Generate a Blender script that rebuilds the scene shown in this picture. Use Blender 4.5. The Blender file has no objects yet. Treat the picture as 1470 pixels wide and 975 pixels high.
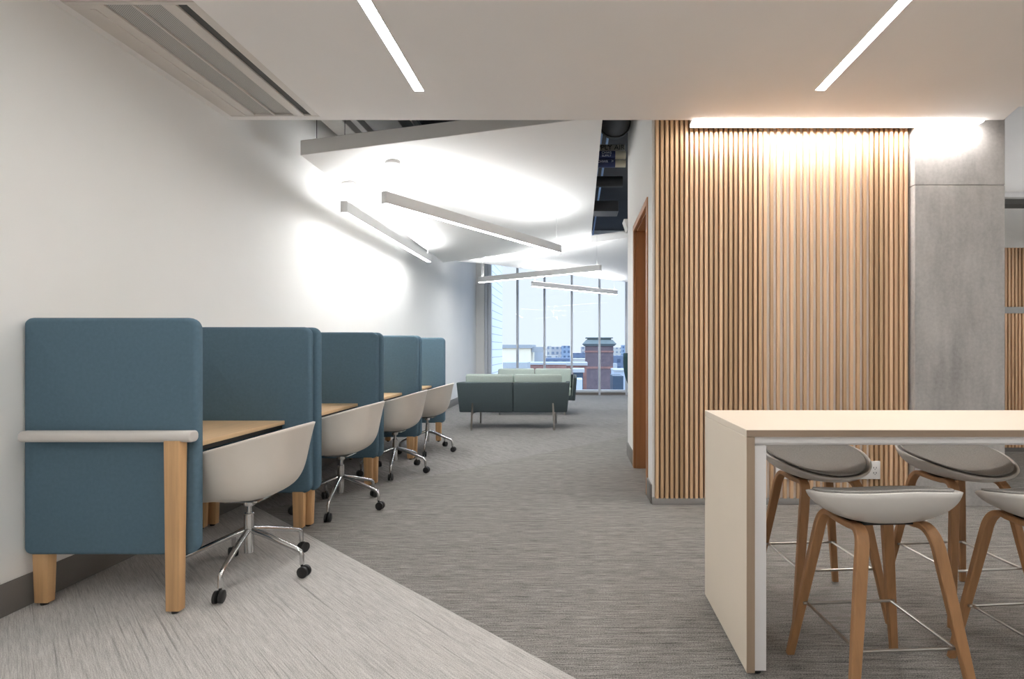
import bpy, bmesh, math, random
from mathutils import Vector, Matrix, Euler
random.seed(7)
S = bpy.context.scene
COL = S.collection
PI = math.pi
F = 720.0          # focal length in pixels of the 1470 px wide frame
VX, VY = 826.0, 501.0
EYE = 1.22

# ------------------------------------------------------------------ camera
cam = bpy.data.cameras.new('camera')
cam.sensor_fit = 'HORIZONTAL'; cam.sensor_width = 36.0
cam.lens = 36.0 * F / 1470.0
cam.shift_x = -(VX - 735.0) / 1470.0
cam.shift_y = (VY - 487.5) / 1470.0
cam.clip_start = 0.05; cam.clip_end = 2000
co = bpy.data.objects.new('camera', cam); COL.objects.link(co)
co.location = (0, 0, EYE); co.rotation_euler = (PI / 2, 0, 0)
S.camera = co

# ------------------------------------------------------------------ materials
def lin(c):
    def f(v):
        v /= 255.0
        return v / 12.92 if v <= 0.04045 else ((v + 0.055) / 1.055) ** 2.4
    return (f(c[0]), f(c[1]), f(c[2]), 1.0)

class NT:
    def __init__(s, name):
        m = bpy.data.materials.new(name); m.use_nodes = True
        s.m = m; s.t = m.node_tree; s.t.nodes.clear()
        s.out = s.t.nodes.new('ShaderNodeOutputMaterial')
    def n(s, typ, **kw):
        nd = s.t.nodes.new('ShaderNode' + typ)
        for k, v in kw.items():
            if hasattr(nd, k): setattr(nd, k, v)
            else: nd.inputs[k.replace('_', ' ')].default_value = v
        return nd
    def l(s, a, b): s.t.links.new(a, b)
    def pbsdf(s, col=None, rough=0.5, metal=0.0, spec=0.5):
        b = s.n('BsdfPrincipled')
        if col: b.inputs['Base Color'].default_value = col
        b.inputs['Roughness'].default_value = rough
        b.inputs['Metallic'].default_value = metal
        b.inputs['Specular IOR Level'].default_value = spec
        s.l(b.outputs[0], s.out.inputs[0])
        return b
    def coords(s, scale, rot=0.0, world=False):
        if world:
            g = s.n('NewGeometry'); o = g.outputs['Position']
        else:
            g = s.n('TexCoord'); o = g.outputs['Object']
        r = s.n('Mapping'); r.inputs['Rotation'].default_value = (0, 0, rot); s.l(o, r.inputs[0])
        mp = s.n('Mapping'); mp.inputs['Scale'].default_value = scale; s.l(r.outputs[0], mp.inputs[0])
        return mp.outputs[0]
    def noise(s, vec, scale=1, detail=3, rough=0.55):
        nz = s.n('TexNoise'); nz.inputs['Scale'].default_value = scale
        nz.inputs['Detail'].default_value = detail; nz.inputs['Roughness'].default_value = rough
        s.l(vec, nz.inputs['Vector']); return nz.outputs[0]
    def ramp(s, fac, stops):
        r = s.n('ValToRGB')
        e = r.color_ramp.elements
        while len(e) < len(stops): e.new(0.5)
        for i, (p, c) in enumerate(stops): e[i].position = p; e[i].color = c
        s.l(fac, r.inputs[0]); return r.outputs[0]
    def mix(s, fac, a, b, typ='MIX'):
        mx = s.n('Mix', data_type='RGBA', blend_type=typ)
        for sock, v in ((0, fac), (6, a), (7, b)):
            if hasattr(v, 'is_linked'): s.l(v, mx.inputs[sock])
            else: mx.inputs[sock].default_value = v
        return mx.outputs[2]
    def bump(s, b, h, strength=0.2, dist=0.01):
        bp = s.n('Bump'); bp.inputs['Strength'].default_value = strength; bp.inputs['Distance'].default_value = dist
        s.l(h, bp.inputs['Height']); s.l(bp.outputs[0], b.inputs['Normal'])

def sh(c, k): return (c[0] * k, c[1] * k, c[2] * k, 1)

def mat_plain(name, rgb, rough=0.5, metal=0, var=0.06, scale=8, spec=0.5, bump=0.0, bscale=300):
    t = NT(name); c = lin(rgb)
    b = t.pbsdf(c, rough, metal, spec)
    nz = t.noise(t.coords((1, 1, 1)), scale, 3)
    t.l(t.ramp(nz, [(0.3, sh(c, 1 - var)), (0.7, sh(c, 1 + var))]), b.inputs['Base Color'])
    if bump:
        t.bump(b, t.noise(t.coords((1, 1, 1)), bscale, 2), bump, 0.002)
    return t.m

def mat_wood(name, rgb, axis='z', rough=0.45, contrast=0.22, island=False, fine=1.0):
    t = NT(name); c = lin(rgb)
    b = t.pbsdf(c, rough)
    st = {'x': (1.2, 38, 38), 'y': (38, 1.2, 38), 'z': (38, 38, 1.2)}[axis]
    st = tuple(v * fine for v in st)
    v = t.coords(st)
    if island:
        g = t.n('NewGeometry'); ad = t.n('VectorMath', operation='ADD')
        ml = t.n('VectorMath', operation='SCALE'); ml.inputs['Scale'].default_value = 50.0
        cb = t.n('CombineXYZ')
        for i in range(3): t.l(g.outputs['Random Per Island'], cb.inputs[i])
        t.l(cb.outputs[0], ml.inputs[0]); t.l(v, ad.inputs[0]); t.l(ml.outputs[0], ad.inputs[1]); v = ad.outputs[0]
    n1 = t.noise(v, 1.0, 4, 0.6)
    col = t.ramp(n1, [(0.28, sh(c, 1 - contrast)), (0.5, c), (0.75, sh(c, 1 + contrast * 0.7))])
    if island:
        tone = t.ramp(g.outputs['Random Per Island'], [(0.0, (0.74, 0.69, 0.62, 1)), (0.5, (1, 0.98, 0.95, 1)), (1.0, (1.22, 1.2, 1.2, 1))])
        col = t.mix(1.0, col, tone, 'MULTIPLY')
    t.l(col, b.inputs['Base Color'])
    t.bump(b, n1, 0.08, 0.002)
    return t.m

def mat_emit(name, rgb, strength):
    t = NT(name); e = t.n('Emission'); e.inputs[0].default_value = lin(rgb); e.inputs[1].default_value = strength
    t.l(e.outputs[0], t.out.inputs[0]); return t.m

def mat_carpet(name, light, dark, ang, lo=0.36, hi=0.64):
    t = NT(name); L = lin(light); D = lin(dark)
    b = t.pbsdf(L, 0.95, 0, 0.1)
    v = t.coords((9.0, 190, 1), ang, True)
    n1 = t.noise(v, 1.0, 3, 0.65)
    v2 = t.coords((2.0, 60, 1), ang, True)
    n2 = t.noise(v2, 1.0, 2, 0.5)
    v3 = t.coords((170, 300, 1), ang, True)
    n3 = t.noise(v3, 1.0, 2, 0.6)
    a = t.n('Math', operation='MULTIPLY_ADD'); t.l(n1, a.inputs[0]); a.inputs[1].default_value = 0.40
    a2 = t.n('Math', operation='MULTIPLY'); t.l(n2, a2.inputs[0]); a2.inputs[1].default_value = 0.12
    t.l(a2.outputs[0], a.inputs[2])
    a3 = t.n('Math', operation='MULTIPLY_ADD'); t.l(n3, a3.inputs[0]); a3.inputs[1].default_value = 0.48; t.l(a.outputs[0], a3.inputs[2])
    mid = tuple((L[i] + D[i]) / 2 for i in range(3)) + (1,)
    col = t.ramp(a3.outputs[0], [(lo, D), (0.5, mid), (hi, L)])
    # sparse darker yarn lines
    v4 = t.coords((1.3, 120, 1), ang, True)
    n4 = t.noise(v4, 1.0, 1, 0.4)
    ln = t.ramp(n4, [(0.26, (0.66, 0.66, 0.66, 1)), (0.37, (1, 1, 1, 1))])
    col = t.mix(1.0, col, ln, 'MULTIPLY')
    t.l(col, b.inputs['Base Color'])
    t.bump(b, a3.outputs[0], 0.5, 0.006)
    return t.m

def mat_concrete(name, rgb):
    t = NT(name); c = lin(rgb); b = t.pbsdf(c, 0.75)
    v = t.coords((1, 1, 1))
    n1 = t.noise(v, 2.2, 6, 0.65)
    n2 = t.noise(t.coords((3.5, 3.5, 0.8)), 1.6, 4, 0.6)
    n3 = t.noise(v, 40, 3, 0.6)
    col = t.ramp(n1, [(0.25, sh(c, 0.66)), (0.5, c), (0.72, sh(c, 1.34))])
    col = t.mix(0.5, col, t.ramp(n2, [(0.34, sh(c, 0.58)), (0.5, c), (0.64, sh(c, 1.32))]))
    col = t.mix(0.25, col, t.ramp(n3, [(0.3, sh(c, 0.7)), (0.7, sh(c, 1.3))]))
    t.l(col, b.inputs['Base Color']); t.bump(b, n3, 0.15, 0.004)
    return t.m

def mat_perf(name, rgb):
    t = NT(name); c = lin(rgb); b = t.pbsdf(c, 0.5)
    v = t.coords((1, 1, 1), 0.6)
    vo = t.n('TexVoronoi'); vo.inputs['Scale'].default_value = 150; vo.inputs['Randomness'].default_value = 0.0
    t.l(v, vo.inputs['Vector'])
    t.l(t.ramp(vo.outputs['Distance'], [(0.30, sh(c, 0.22)), (0.40, c)]), b.inputs['Base Color'])
    return t.m

def mat_glass(name):
    t = NT(name)
    tr = t.n('BsdfTransparent'); tr.inputs[0].default_value = (0.93, 0.96, 0.98, 1)
    gl = t.n('BsdfGlossy'); gl.inputs['Roughness'].default_value = 0.02
    lw = t.n('LayerWeight'); lw.inputs[0].default_value = 0.25
    ml = t.n('Math', operation='MULTIPLY'); ml.inputs[1].default_value = 0.5; t.l(lw.outputs['Fresnel'], ml.inputs[0])
    mx = t.n('MixShader'); t.l(ml.outputs[0], mx.inputs[0]); t.l(tr.outputs[0], mx.inputs[1]); t.l(gl.outputs[0], mx.inputs[2])
    t.l(mx.outputs[0], t.out.inputs[0]); return t.m

def mat_brick(name, c1, c2, mortar, scale=3.0):
    t = NT(name); b = t.pbsdf(lin(c1), 0.9)
    g = t.n('TexCoord'); sp = t.n('SeparateXYZ'); t.l(g.outputs['Object'], sp.inputs[0])
    ad = t.n('Math', operation='ADD'); t.l(sp.outputs[0], ad.inputs[0]); t.l(sp.outputs[1], ad.inputs[1])
    cb = t.n('CombineXYZ'); t.l(ad.outputs[0], cb.inputs[0]); t.l(sp.outputs[2], cb.inputs[1])
    br = t.n('TexBrick'); br.inputs['Scale'].default_value = scale
    br.inputs['Color1'].default_value = lin(c1); br.inputs['Color2'].default_value = lin(c2); br.inputs['Mortar'].default_value = lin(mortar)
    t.l(cb.outputs[0], br.inputs['Vector'])
    n = t.noise(t.coords((1, 1, 1)), 0.7, 5, 0.7)
    col = t.mix(1.0, br.outputs[0], t.ramp(n, [(0.3, (0.75, 0.75, 0.8, 1)), (0.7, (1.15, 1.1, 1.1, 1))]), 'MULTIPLY')
    t.l(col, b.inputs['Base Color']); return t.m

def mat_facade(name, wallc, winc, sx=0.5, sz=0.33):
    t = NT(name); b = t.pbsdf(lin(wallc), 0.9)
    g = t.n('TexCoord'); sp = t.n('SeparateXYZ'); t.l(g.outputs['Object'], sp.inputs[0])
    ad = t.n('Math', operation='ADD'); t.l(sp.outputs[0], ad.inputs[0]); t.l(sp.outputs[1], ad.inputs[1])
    def grid(sock, k, th):
        m = t.n('Math', operation='MULTIPLY'); t.l(sock, m.inputs[0]); m.inputs[1].default_value = k
        fr = t.n('Math', operation='FRACT'); t.l(m.outputs[0], fr.inputs[0])
        gt = t.n('Math', operation='GREATER_THAN'); t.l(fr.outputs[0], gt.inputs[0]); gt.inputs[1].default_value = th
        return gt.outputs[0]
    a = grid(ad.outputs[0], sx, 0.5); c = grid(sp.outputs[2], sz, 0.5)
    m = t.n('Math', operation='MULTIPLY'); t.l(a, m.inputs[0]); t.l(c, m.inputs[1])
    t.l(t.mix(m.outputs[0], lin(wallc), lin(winc)), b.inputs['Base Color']); return t.m

def mat_siding(name):
    t = NT(name); b = t.pbsdf(lin((236, 240, 244)), 0.5)
    g = t.n('TexCoord'); sp = t.n('SeparateXYZ'); t.l(g.outputs['Object'], sp.inputs[0])
    m = t.n('Math', operation='MULTIPLY'); t.l(sp.outputs[2], m.inputs[0]); m.inputs[1].default_value = 4.2
    fr = t.n('Math', operation='FRACT'); t.l(m.outputs[0], fr.inputs[0])
    t.l(t.ramp(fr.outputs[0], [(0.05, lin((150, 160, 172))), (0.10, lin((238, 241, 245)))]), b.inputs['Base Color'])
    return t.m

M = {}
M['wall'] = mat_plain('wall_paint', (236, 235, 232), 0.6, var=0.012, scale=2, spec=0.25)
M['ceil'] = mat_plain('ceiling_paint', (241, 238, 236), 0.75, var=0.012, scale=2, spec=0.2)
M['cloud'] = mat_plain('ceiling_panel_paint', (235, 234, 232), 0.7, var=0.01, scale=2, spec=0.2)
M['cloud_edge'] = M['cloud']
M['base'] = mat_plain('baseboard_vinyl', (112, 108, 104), 0.6, var=0.04)
M['plinth'] = mat_plain('plinth_grey', (150, 148, 146), 0.45, var=0.04)
M['blue'] = mat_plain('blue_felt', (90, 114, 129), 0.9, var=0.05, scale=60, spec=0.15, bump=0.25, bscale=700)
M['oak'] = mat_wood('oak_leg', (203, 162, 116), 'z', 0.45, 0.2)
M['oak_desk'] = mat_wood('oak_desktop', (224, 190, 148), 'y', 0.4, 0.1, fine=0.7)
M['rail'] = mat_plain('pale_rail', (205, 200, 195), 0.45, var=0.02)
M['black'] = mat_plain('black_plastic', (24, 24, 25), 0.45, var=0.05)
M['shell'] = mat_plain('white_shell', (214, 207, 198), 0.42, var=0.015)
M['chrome'] = mat_plain('chrome', (200, 200, 200), 0.14, 1.0, var=0.02)
M['steel'] = mat_plain('brushed_steel', (178, 174, 168), 0.28, 1.0, var=0.04)
M['slat'] = mat_wood('slat_oak', (214, 181, 146), 'z', 0.5, 0.18, island=True)
M['slat_far'] = mat_wood('slat_far_oak', (198, 164, 130), 'z', 0.5, 0.15, island=True)
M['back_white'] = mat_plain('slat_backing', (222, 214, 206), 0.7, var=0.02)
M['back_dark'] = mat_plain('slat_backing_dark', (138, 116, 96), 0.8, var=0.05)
M['concrete'] = mat_concrete('raw_concrete', (176, 173, 170))
M['laminate'] = mat_plain('cream_laminate', (238, 225, 207), 0.38, var=0.012, scale=3)
M['edge'] = mat_wood('table_edge_shaded', (150, 130, 112), 'x', 0.5, 0.12)  # wood front edge with its shade darkened into the colour
M['edge_z'] = mat_wood('table_edge_shaded_upright', (158, 138, 118), 'z', 0.5, 0.12)  # upright front edge, shade put into the brown as well
M['white_metal'] = mat_plain('white_metal', (226, 224, 224), 0.4, var=0.015)
M['stool_shell'] = mat_plain('grey_white_shell', (205, 201, 196), 0.4, var=0.015)
M['cushion'] = mat_plain('grey_wool', (150, 147, 143), 0.95, var=0.14, scale=260, spec=0.1, bump=0.3, bscale=900)
M['stool_leg'] = mat_wood('lacquered_oak', (162, 120, 82), 'z', 0.4, 0.2)
M['sofa_out'] = mat_plain('slate_green_felt', (72, 82, 85), 0.9, var=0.05, scale=60, spec=0.15)
M['sofa_in'] = mat_plain('sage_wool', (176, 188, 181), 0.9, var=0.05, scale=60, spec=0.15)
M['armchair'] = mat_plain('dark_teal_felt', (52, 76, 82), 0.9, var=0.05, scale=60, spec=0.15)
M['wood_door'] = mat_wood('door_cherry', (166, 118, 80), 'z', 0.45, 0.16, fine=0.6)
M['alu'] = mat_plain('window_aluminium', (205, 210, 217), 0.45, 0.0, var=0.02)
M['glass'] = mat_glass('window_glass')
M['led'] = mat_emit('led_diffuser', (253, 253, 252), 35.0)
M['led_up'] = mat_emit('led_uplight', (252, 253, 254), 46.0)
M['led_dn'] = mat_emit('led_downlight', (252, 253, 254), 40.0)
M['led_slot'] = mat_emit('led_slot', (255, 249, 245), 48.0)
M['lamp_body'] = mat_plain('lamp_body_white', (240, 240, 239), 0.45, var=0.015)
M['grille'] = mat_plain('grille_frame', (214, 208, 202), 0.5, var=0.015)
M['perf'] = mat_perf('perforated_metal', (190, 188, 184))
M['dark_slot'] = mat_plain('dark_slot', (78, 77, 75), 0.7)
M['deck'] = mat_plain('deck_dark', (42, 42, 44), 0.9, var=0.1, scale=3)
M['deck_pale'] = mat_plain('deck_grey', (120, 120, 122), 0.8, var=0.05)
M['duct_dark'] = mat_plain('duct_dark', (36, 36, 38), 0.6, var=0.1)
M['duct_white'] = mat_plain('duct_white', (205, 203, 200), 0.6)
M['duct_grey'] = mat_plain('duct_grey', (150, 150, 148), 0.6)
M['pipe'] = mat_plain('pipe_cream', (190, 182, 160), 0.6)
M['pipe_grey'] = mat_plain('pipe_grey', (150, 147, 135), 0.6)
M['strut'] = mat_plain('steel_strut_blue_lit', (120, 150, 190), 0.5)  # blue light falling on the struts is put into their colour
M['tag_blue'] = mat_plain('pipe_label_blue', (34, 46, 92), 0.5)
M['tag_white'] = mat_plain('label_lettering', (215, 220, 235), 0.6)
M['tag_black'] = mat_plain('stencil_lettering', (22, 22, 22), 0.7)
M['socket'] = mat_plain('socket_plastic', (226, 224, 222), 0.4, var=0.01)
M['cable'] = mat_plain('cable_grey', (190, 190, 188), 0.5)
M['c_light'] = mat_carpet('carpet_pale', (212, 209, 205), (150, 147, 144), 0.72)
M['c_dark'] = mat_carpet('carpet_dark', (170, 166, 161), (64, 63, 61), 0.0, 0.38, 0.62)
M['c_lounge'] = mat_carpet('carpet_lounge', (174, 170, 167), (72, 71, 70), PI / 4)
M['siding'] = mat_siding('white_siding')
M['ground'] = mat_plain('city_ground', (140, 146, 156), 0.95, var=0.2, scale=0.05)

# ------------------------------------------------------------------ mesh builder
class MB:
    def __init__(s):
        s.bm = bmesh.new(); s.mi = 0
    def _add(s, t):
        me = bpy.data.meshes.new('tmp'); t.normal_update()
        for f in t.faces: f.material_index = s.mi
        t.to_mesh(me); t.free(); s.bm.from_mesh(me); bpy.data.meshes.remove(me)
        return s
    def box(s, x0, x1, y0, y1, z0, z1, bev=0.0, seg=2, rot=None, at=None):
        t = bmesh.new(); bmesh.ops.create_cube(t, size=1.0)
        for v in t.verts:
            v.co = Vector((x0 + (v.co.x + .5) * (x1 - x0), y0 + (v.co.y + .5) * (y1 - y0), z0 + (v.co.z + .5) * (z1 - z0)))
        if bev: bmesh.ops.bevel(t, geom=list(t.edges), offset=bev, segments=seg, profile=0.5, affect='EDGES')
        if rot is not None: bmesh.ops.transform(t, matrix=rot, verts=t.verts)
        return s._add(t)
    def hexa(s, low, high, bev=0.0, seg=2):
        """low / high: four points each, both counter-clockwise from above"""
        t = bmesh.new()
        a = [t.verts.new(p) for p in low]; b = [t.verts.new(p) for p in high]; n = len(a)
        t.faces.new(list(reversed(a))); t.faces.new(b)
        for i in range(n): t.faces.new((a[i], a[(i + 1) % n], b[(i + 1) % n], b[i]))
        if bev: bmesh.ops.bevel(t, geom=list(t.edges), offset=bev, segments=seg, profile=0.5, affect='EDGES')
        return s._add(t)
    def prism(s, pts, axis, a, b, bev=0.0, seg=2):
        """outline pts (2-D) pushed along an axis from a to b"""
        def P(p, h):
            return {'x': (h, p[0], p[1]), 'y': (p[0], h, p[1]), 'z': (p[0], p[1], h)}[axis]
        t = bmesh.new()
        lo = [t.verts.new(P(p, a)) for p in pts]; hi = [t.verts.new(P(p, b)) for p in pts]; n = len(pts)
        fl = t.faces.new(lo); fh = t.faces.new(hi)
        for i in range(n): t.faces.new((lo[i], lo[(i + 1) % n], hi[(i + 1) % n], hi[i]))
        bmesh.ops.recalc_face_normals(t, faces=t.faces)
        if bev:
            es = [e for e in t.edges if e in fl.edges[:] or e in fh.edges[:]]
            bmesh.ops.bevel(t, geom=es, offset=bev, segments=seg, profile=0.5, affect='EDGES')
        return s._add(t)
    def tube(s, pts, r, n=10, caps=True):
        """round tube along points; r a number or one radius per point"""
        pts = [Vector(p) for p in pts]; m = len(pts)
        rr = r if isinstance(r, (list, tuple)) else [r] * m
        t = bmesh.new(); rings = []
        up = None
        for i, p in enumerate(pts):
            d = (pts[min(i + 1, m - 1)] - pts[max(i - 1, 0)]).normalized()
            if up is None:
                up = Vector((0, 0, 1)) if abs(d.z) < 0.9 else Vector((1, 0, 0))
            u = (up - d * up.dot(d)).normalized(); w = d.cross(u); up = u
            rings.append([t.verts.new(p + (u * math.cos(2 * PI * k / n) + w * math.sin(2 * PI * k / n)) * rr[i]) for k in range(n)])
        for i in range(m - 1):
            for k in range(n):
                t.faces.new((rings[i][k], rings[i][(k + 1) % n], rings[i + 1][(k + 1) % n], rings[i + 1][k]))
        if caps: t.faces.new(list(reversed(rings[0]))); t.faces.new(rings[-1])
        bmesh.ops.recalc_face_normals(t, faces=t.faces)
        return s._add(t)
    def ribbon(s, pts, wdir, w, th, bev=0.003):
        """strip of rectangular section along points: width w along wdir, thickness th; w/th may be lists"""
        pts = [Vector(p) for p in pts]; m = len(pts); W = Vector(wdir).normalized()
        ws = w if isinstance(w, (list, tuple)) else [w] * m
        ts = th if isinstance(th, (list, tuple)) else [th] * m
        t = bmesh.new(); rings = []
        for i, p in enumerate(pts):
            d = (pts[min(i + 1, m - 1)] - pts[max(i - 1, 0)]).normalized()
            side = (W - d * W.dot(d)).normalized(); nn = d.cross(side)
            a, b = ws[i] / 2, ts[i] / 2; c = bev
            prof = [(-a + c, -b), (a - c, -b), (a, -b + c), (a, b - c), (a - c, b), (-a + c, b), (-a, b - c), (-a, -b + c)]
            rings.append([t.verts.new(p + side * q[0] + nn * q[1]) for q in prof])
        k8 = 8
        for i in range(m - 1):
            for k in range(k8):
                t.faces.new((rings[i][k], rings[i][(k + 1) % k8], rings[i + 1][(k + 1) % k8], rings[i + 1][k]))
        t.faces.new(list(reversed(rings[0]))); t.faces.new(rings[-1])
        bmesh.ops.recalc_face_normals(t, faces=t.faces)
        return s._add(t)
    def lathe(s, prof, n=24, c=(0, 0, 0), axis='z'):
        t = bmesh.new(); rings = []
        for (r, h) in prof:
            ring = []
            for k in range(n):
                a = 2 * PI * k / n; x, y = r * math.cos(a), r * math.sin(a)
                p = {'z': (x, y, h), 'x': (h, x, y), 'y': (x, h, y)}[axis]
                ring.append(t.verts.new(Vector(p) + Vector(c)))
            rings.append(ring)
        for i in range(len(rings) - 1):
            for k in range(n): t.faces.new((rings[i][k], rings[i][(k + 1) % n], rings[i + 1][(k + 1) % n], rings[i + 1][k]))
        t.faces.new(list(reversed(rings[0]))); t.faces.new(rings[-1])
        bmesh.ops.recalc_face_normals(t, faces=t.faces)
        return s._add(t)
    def bowl(s, fn, nu, nv):
        """open surface: fn(u in 0..1 around, v in 0..1 from middle to rim) closed around u"""
        t = bmesh.new()
        c = t.verts.new(fn(0, 0)); rings = []
        for j in range(1, nv + 1):
            rings.append([t.verts.new(fn(i / nu, j / nv)) for i in range(nu)])
        for i in range(nu): t.faces.new((c, rings[0][i], rings[0][(i + 1) % nu]))
        for j in range(nv - 1):
            for i in range(nu):
                t.faces.new((rings[j][i], rings[j + 1][i], rings[j + 1][(i + 1) % nu], rings[j][(i + 1) % nu]))
        bmesh.ops.recalc_face_normals(t, faces=t.faces)
        return s._add(t)
    def build(s, name, mats, parent=None, sharp=32, loc=None):
        if not isinstance(mats, (list, tuple)): mats = [mats]
        me = bpy.data.meshes.new(name)
        s.bm.normal_update()
        for f in s.bm.faces: f.smooth = True
        for e in s.bm.edges:
            if len(e.link_faces) == 2:
                if e.calc_face_angle(0) > math.radians(sharp): e.smooth = False
        s.bm.to_mesh(me); s.bm.free()
        for m in mats: me.materials.append(m)
        o = bpy.data.objects.new(name, me); COL.objects.link(o)
        if parent is not None: o.parent = parent
        if loc: o.location = loc
        return o

def tag(o, label=None, cat=None, group=None, kind=None):
    if label: o['label'] = label
    if cat: o['category'] = cat
    if group: o['group'] = group
    if kind: o['kind'] = kind
    return o

def empty(name, loc=(0, 0, 0), rz=0.0, label=None, cat=None, group=None):
    o = bpy.data.objects.new(name, None); COL.objects.link(o)
    o.empty_display_size = 0.1
    o.location = loc; o.rotation_euler = (0, 0, rz)
    return tag(o, label, cat, group)

def copy_tree(o, parent=None, loc=None, rz=None, label=None):
    c = o.copy(); COL.objects.link(c)
    if parent is not None: c.parent = parent
    if loc is not None: c.location = loc
    if rz is not None: c.rotation_euler = (0, 0, rz)
    if label: c['label'] = label
    for ch in [x for x in list(o.children)]: copy_tree(ch, c)
    return c

def struct(o): o['kind'] = 'structure'; return o

def text_part(name, txt, size, mat, parent, loc, rot, depth=0.0015):
    cu = bpy.data.curves.new(name, 'FONT'); cu.body = txt; cu.size = size; cu.extrude = depth
    cu.align_x = 'CENTER'; cu.align_y = 'CENTER'
    tmp = bpy.data.objects.new('tmp_text', cu); COL.objects.link(tmp)
    dg = bpy.context.evaluated_depsgraph_get()
    me = bpy.data.meshes.new_from_object(tmp.evaluated_get(dg))
    bpy.data.objects.remove(tmp); bpy.data.curves.remove(cu)
    me.name = name; me.materials.clear(); me.materials.append(mat)
    o = bpy.data.objects.new(name, me); COL.objects.link(o)
    o.parent = parent; o.location = loc; o.rotation_euler = rot
    return o

def rrect(x0, x1, y0, y1, r, n=6):
    """rounded rectangle outline; r = (lower left, lower right, upper right, upper left)"""
    if not isinstance(r, (tuple, list)): r = (r,) * 4
    out = []
    for (cx, cy, a0, q) in ((x0 + r[0], y0 + r[0], PI, r[0]), (x1 - r[1], y0 + r[1], 1.5 * PI, r[1]),
                            (x1 - r[2], y1 - r[2], 0, r[2]), (x0 + r[3], y1 - r[3], .5 * PI, r[3])):
        for i in range(n + 1):
            a = a0 + (PI / 2) * i / n
            out.append((cx + q * math.cos(a), cy + q * math.sin(a)))
    return out

# ------------------------------------------------------------------ key levels
ZC = 2.95            # near ceiling
YE = 3.79            # where the near ceiling stops
XW = -2.61           # left wall face
XR = 0.605           # corridor wall face
YS = 3.92            # face of the slatted wall
YW = 13.3            # window wall
ZD = 4.35            # open deck above

# ------------------------------------------------------------------ the setting
# floor: three carpet fields meeting on two diagonals
def floor_field(pts, m, name):
    b = MB(); b.prism(pts, 'z', -0.06, 0.0); return struct(b.build(name, m))
apex = (XW, 4.02)
d1 = (3.6, -1.09)      # pale / dark seam continues to the near edge
YN = -3.0
k = (1.85 - 3.33) / (0.01 + 1.80)
def seam(x): return 3.33 + k * (x + 1.80)
xn = -1.80 + (YN - 3.33) / k
def seam2(x): return 4.85 + 1.03 * (x + 1.355)
XN = -1.80 + (YN - 3.33) / k
AX, AY = -2.375, 3.80       # where the three fields meet
floor = MB()
floor.mi = 0; floor.prism([(XW, YN), (XN, YN), (AX, AY), (XW, AY + .18)], 'z', -0.06, 0.0)
floor.mi = 1; floor.prism([(XN, YN), (6.6, YN), (6.6, 13.4), (5.8, 13.4), (5.8, 12.22), (AX, AY)], 'z', -0.06, 0.0)
floor.mi = 2; floor.prism([(XW, AY + .18), (AX, AY), (5.8, 12.22), (5.8, 13.4), (XW, 13.4)], 'z', -0.06, 0.0)
struct(floor.build('floor', [M['c_light'], M['c_dark'], M['c_lounge']]))

b = MB(); b.box(XW - 0.15, XW, YN, YW + 0.1, 0, ZD + .1); struct(b.build('wall_left', M['wall']))
b = MB(); b.prism([(YN, 0), (YW, 0), (YW, 0.15), (YN, 0.15)], 'x', XW, XW + 0.012, 0.003); struct(b.build('baseboard_left', M['base']))

# near ceiling: one slab with the long diffuser strip left open on the left and a notched right end
b = MB()
GX0, GX1, GY1 = -2.56, -1.90, 3.735
b.prism([(GX1, YN), (6.6, YN), (6.6, 3.58), (3.165, 3.58), (3.235, YE), (GX1, YE)], 'z', ZC, ZC + 0.14)
b.box(XW, GX0, YN, YE, ZC, ZC + 0.14)
b.box(GX0, GX1, GY1, YE, ZC, ZC + 0.14)
b.box(GX0, GX1, YN, 1.27, ZC, ZC + 0.14)
b.box(GX0, GX1, 1.27, GY1, ZC + 0.09, ZC + 0.14)
b.box(.5, 3.3, YE - .02, 3.878, ZC + .07, ZC + .14)
struct(b.build('ceiling', M['ceil']))
# open deck above the corridor and lounge
b = MB(); b.box(XW - .15, 6.72, YN - .12, YW + .1, ZD, ZD + .1); struct(b.build('ceiling_deck', M['deck']))
b = MB(); b.box(XW - .15, 6.72, YN - .12, YN, 0, ZD); struct(b.build('wall_back', M['wall']))
b = MB(); b.box(6.6, 6.72, YN, 6.1, 0, ZD); struct(b.build('wall_side', M['wall']))

# corridor wall with a door opening  (Y 3.97..5.80)
DY0, DY1, DZ = 4.215, 5.14, 2.44
b = MB()
b.box(XR, XR + .14, 3.955, DY0, 0, ZD); b.box(XR, XR + .14, DY1, 5.79, 0, ZD); b.box(XR, XR + .14, DY0, DY1, DZ, ZD)
struct(b.build('wall_right', M['wall']))
b = MB(); b.box(XR - .012, XR, 3.955, DY0 - .045, 0, .15, .003); b.box(XR - .012, XR, DY1 + .045, 5.8, 0, .15, .003)
struct(b.build('baseboard_right', M['base']))
# the core behind the slats, closing the lounge side
b = MB(); b.box(XR + .02, 3.3, 4.0, 4.12, 0, ZD); struct(b.build('wall_core', M['back_white']))
b = MB(); b.box(XR + .14, 3.53, 5.67, 5.79, 0, ZD); struct(b.build('wall_lounge', M['wall']))
b = MB(); b.box(3.53, 3.65, 5.67, YW, 0, ZD); struct(b.build('wall_far_side', M['wall']))
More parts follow.
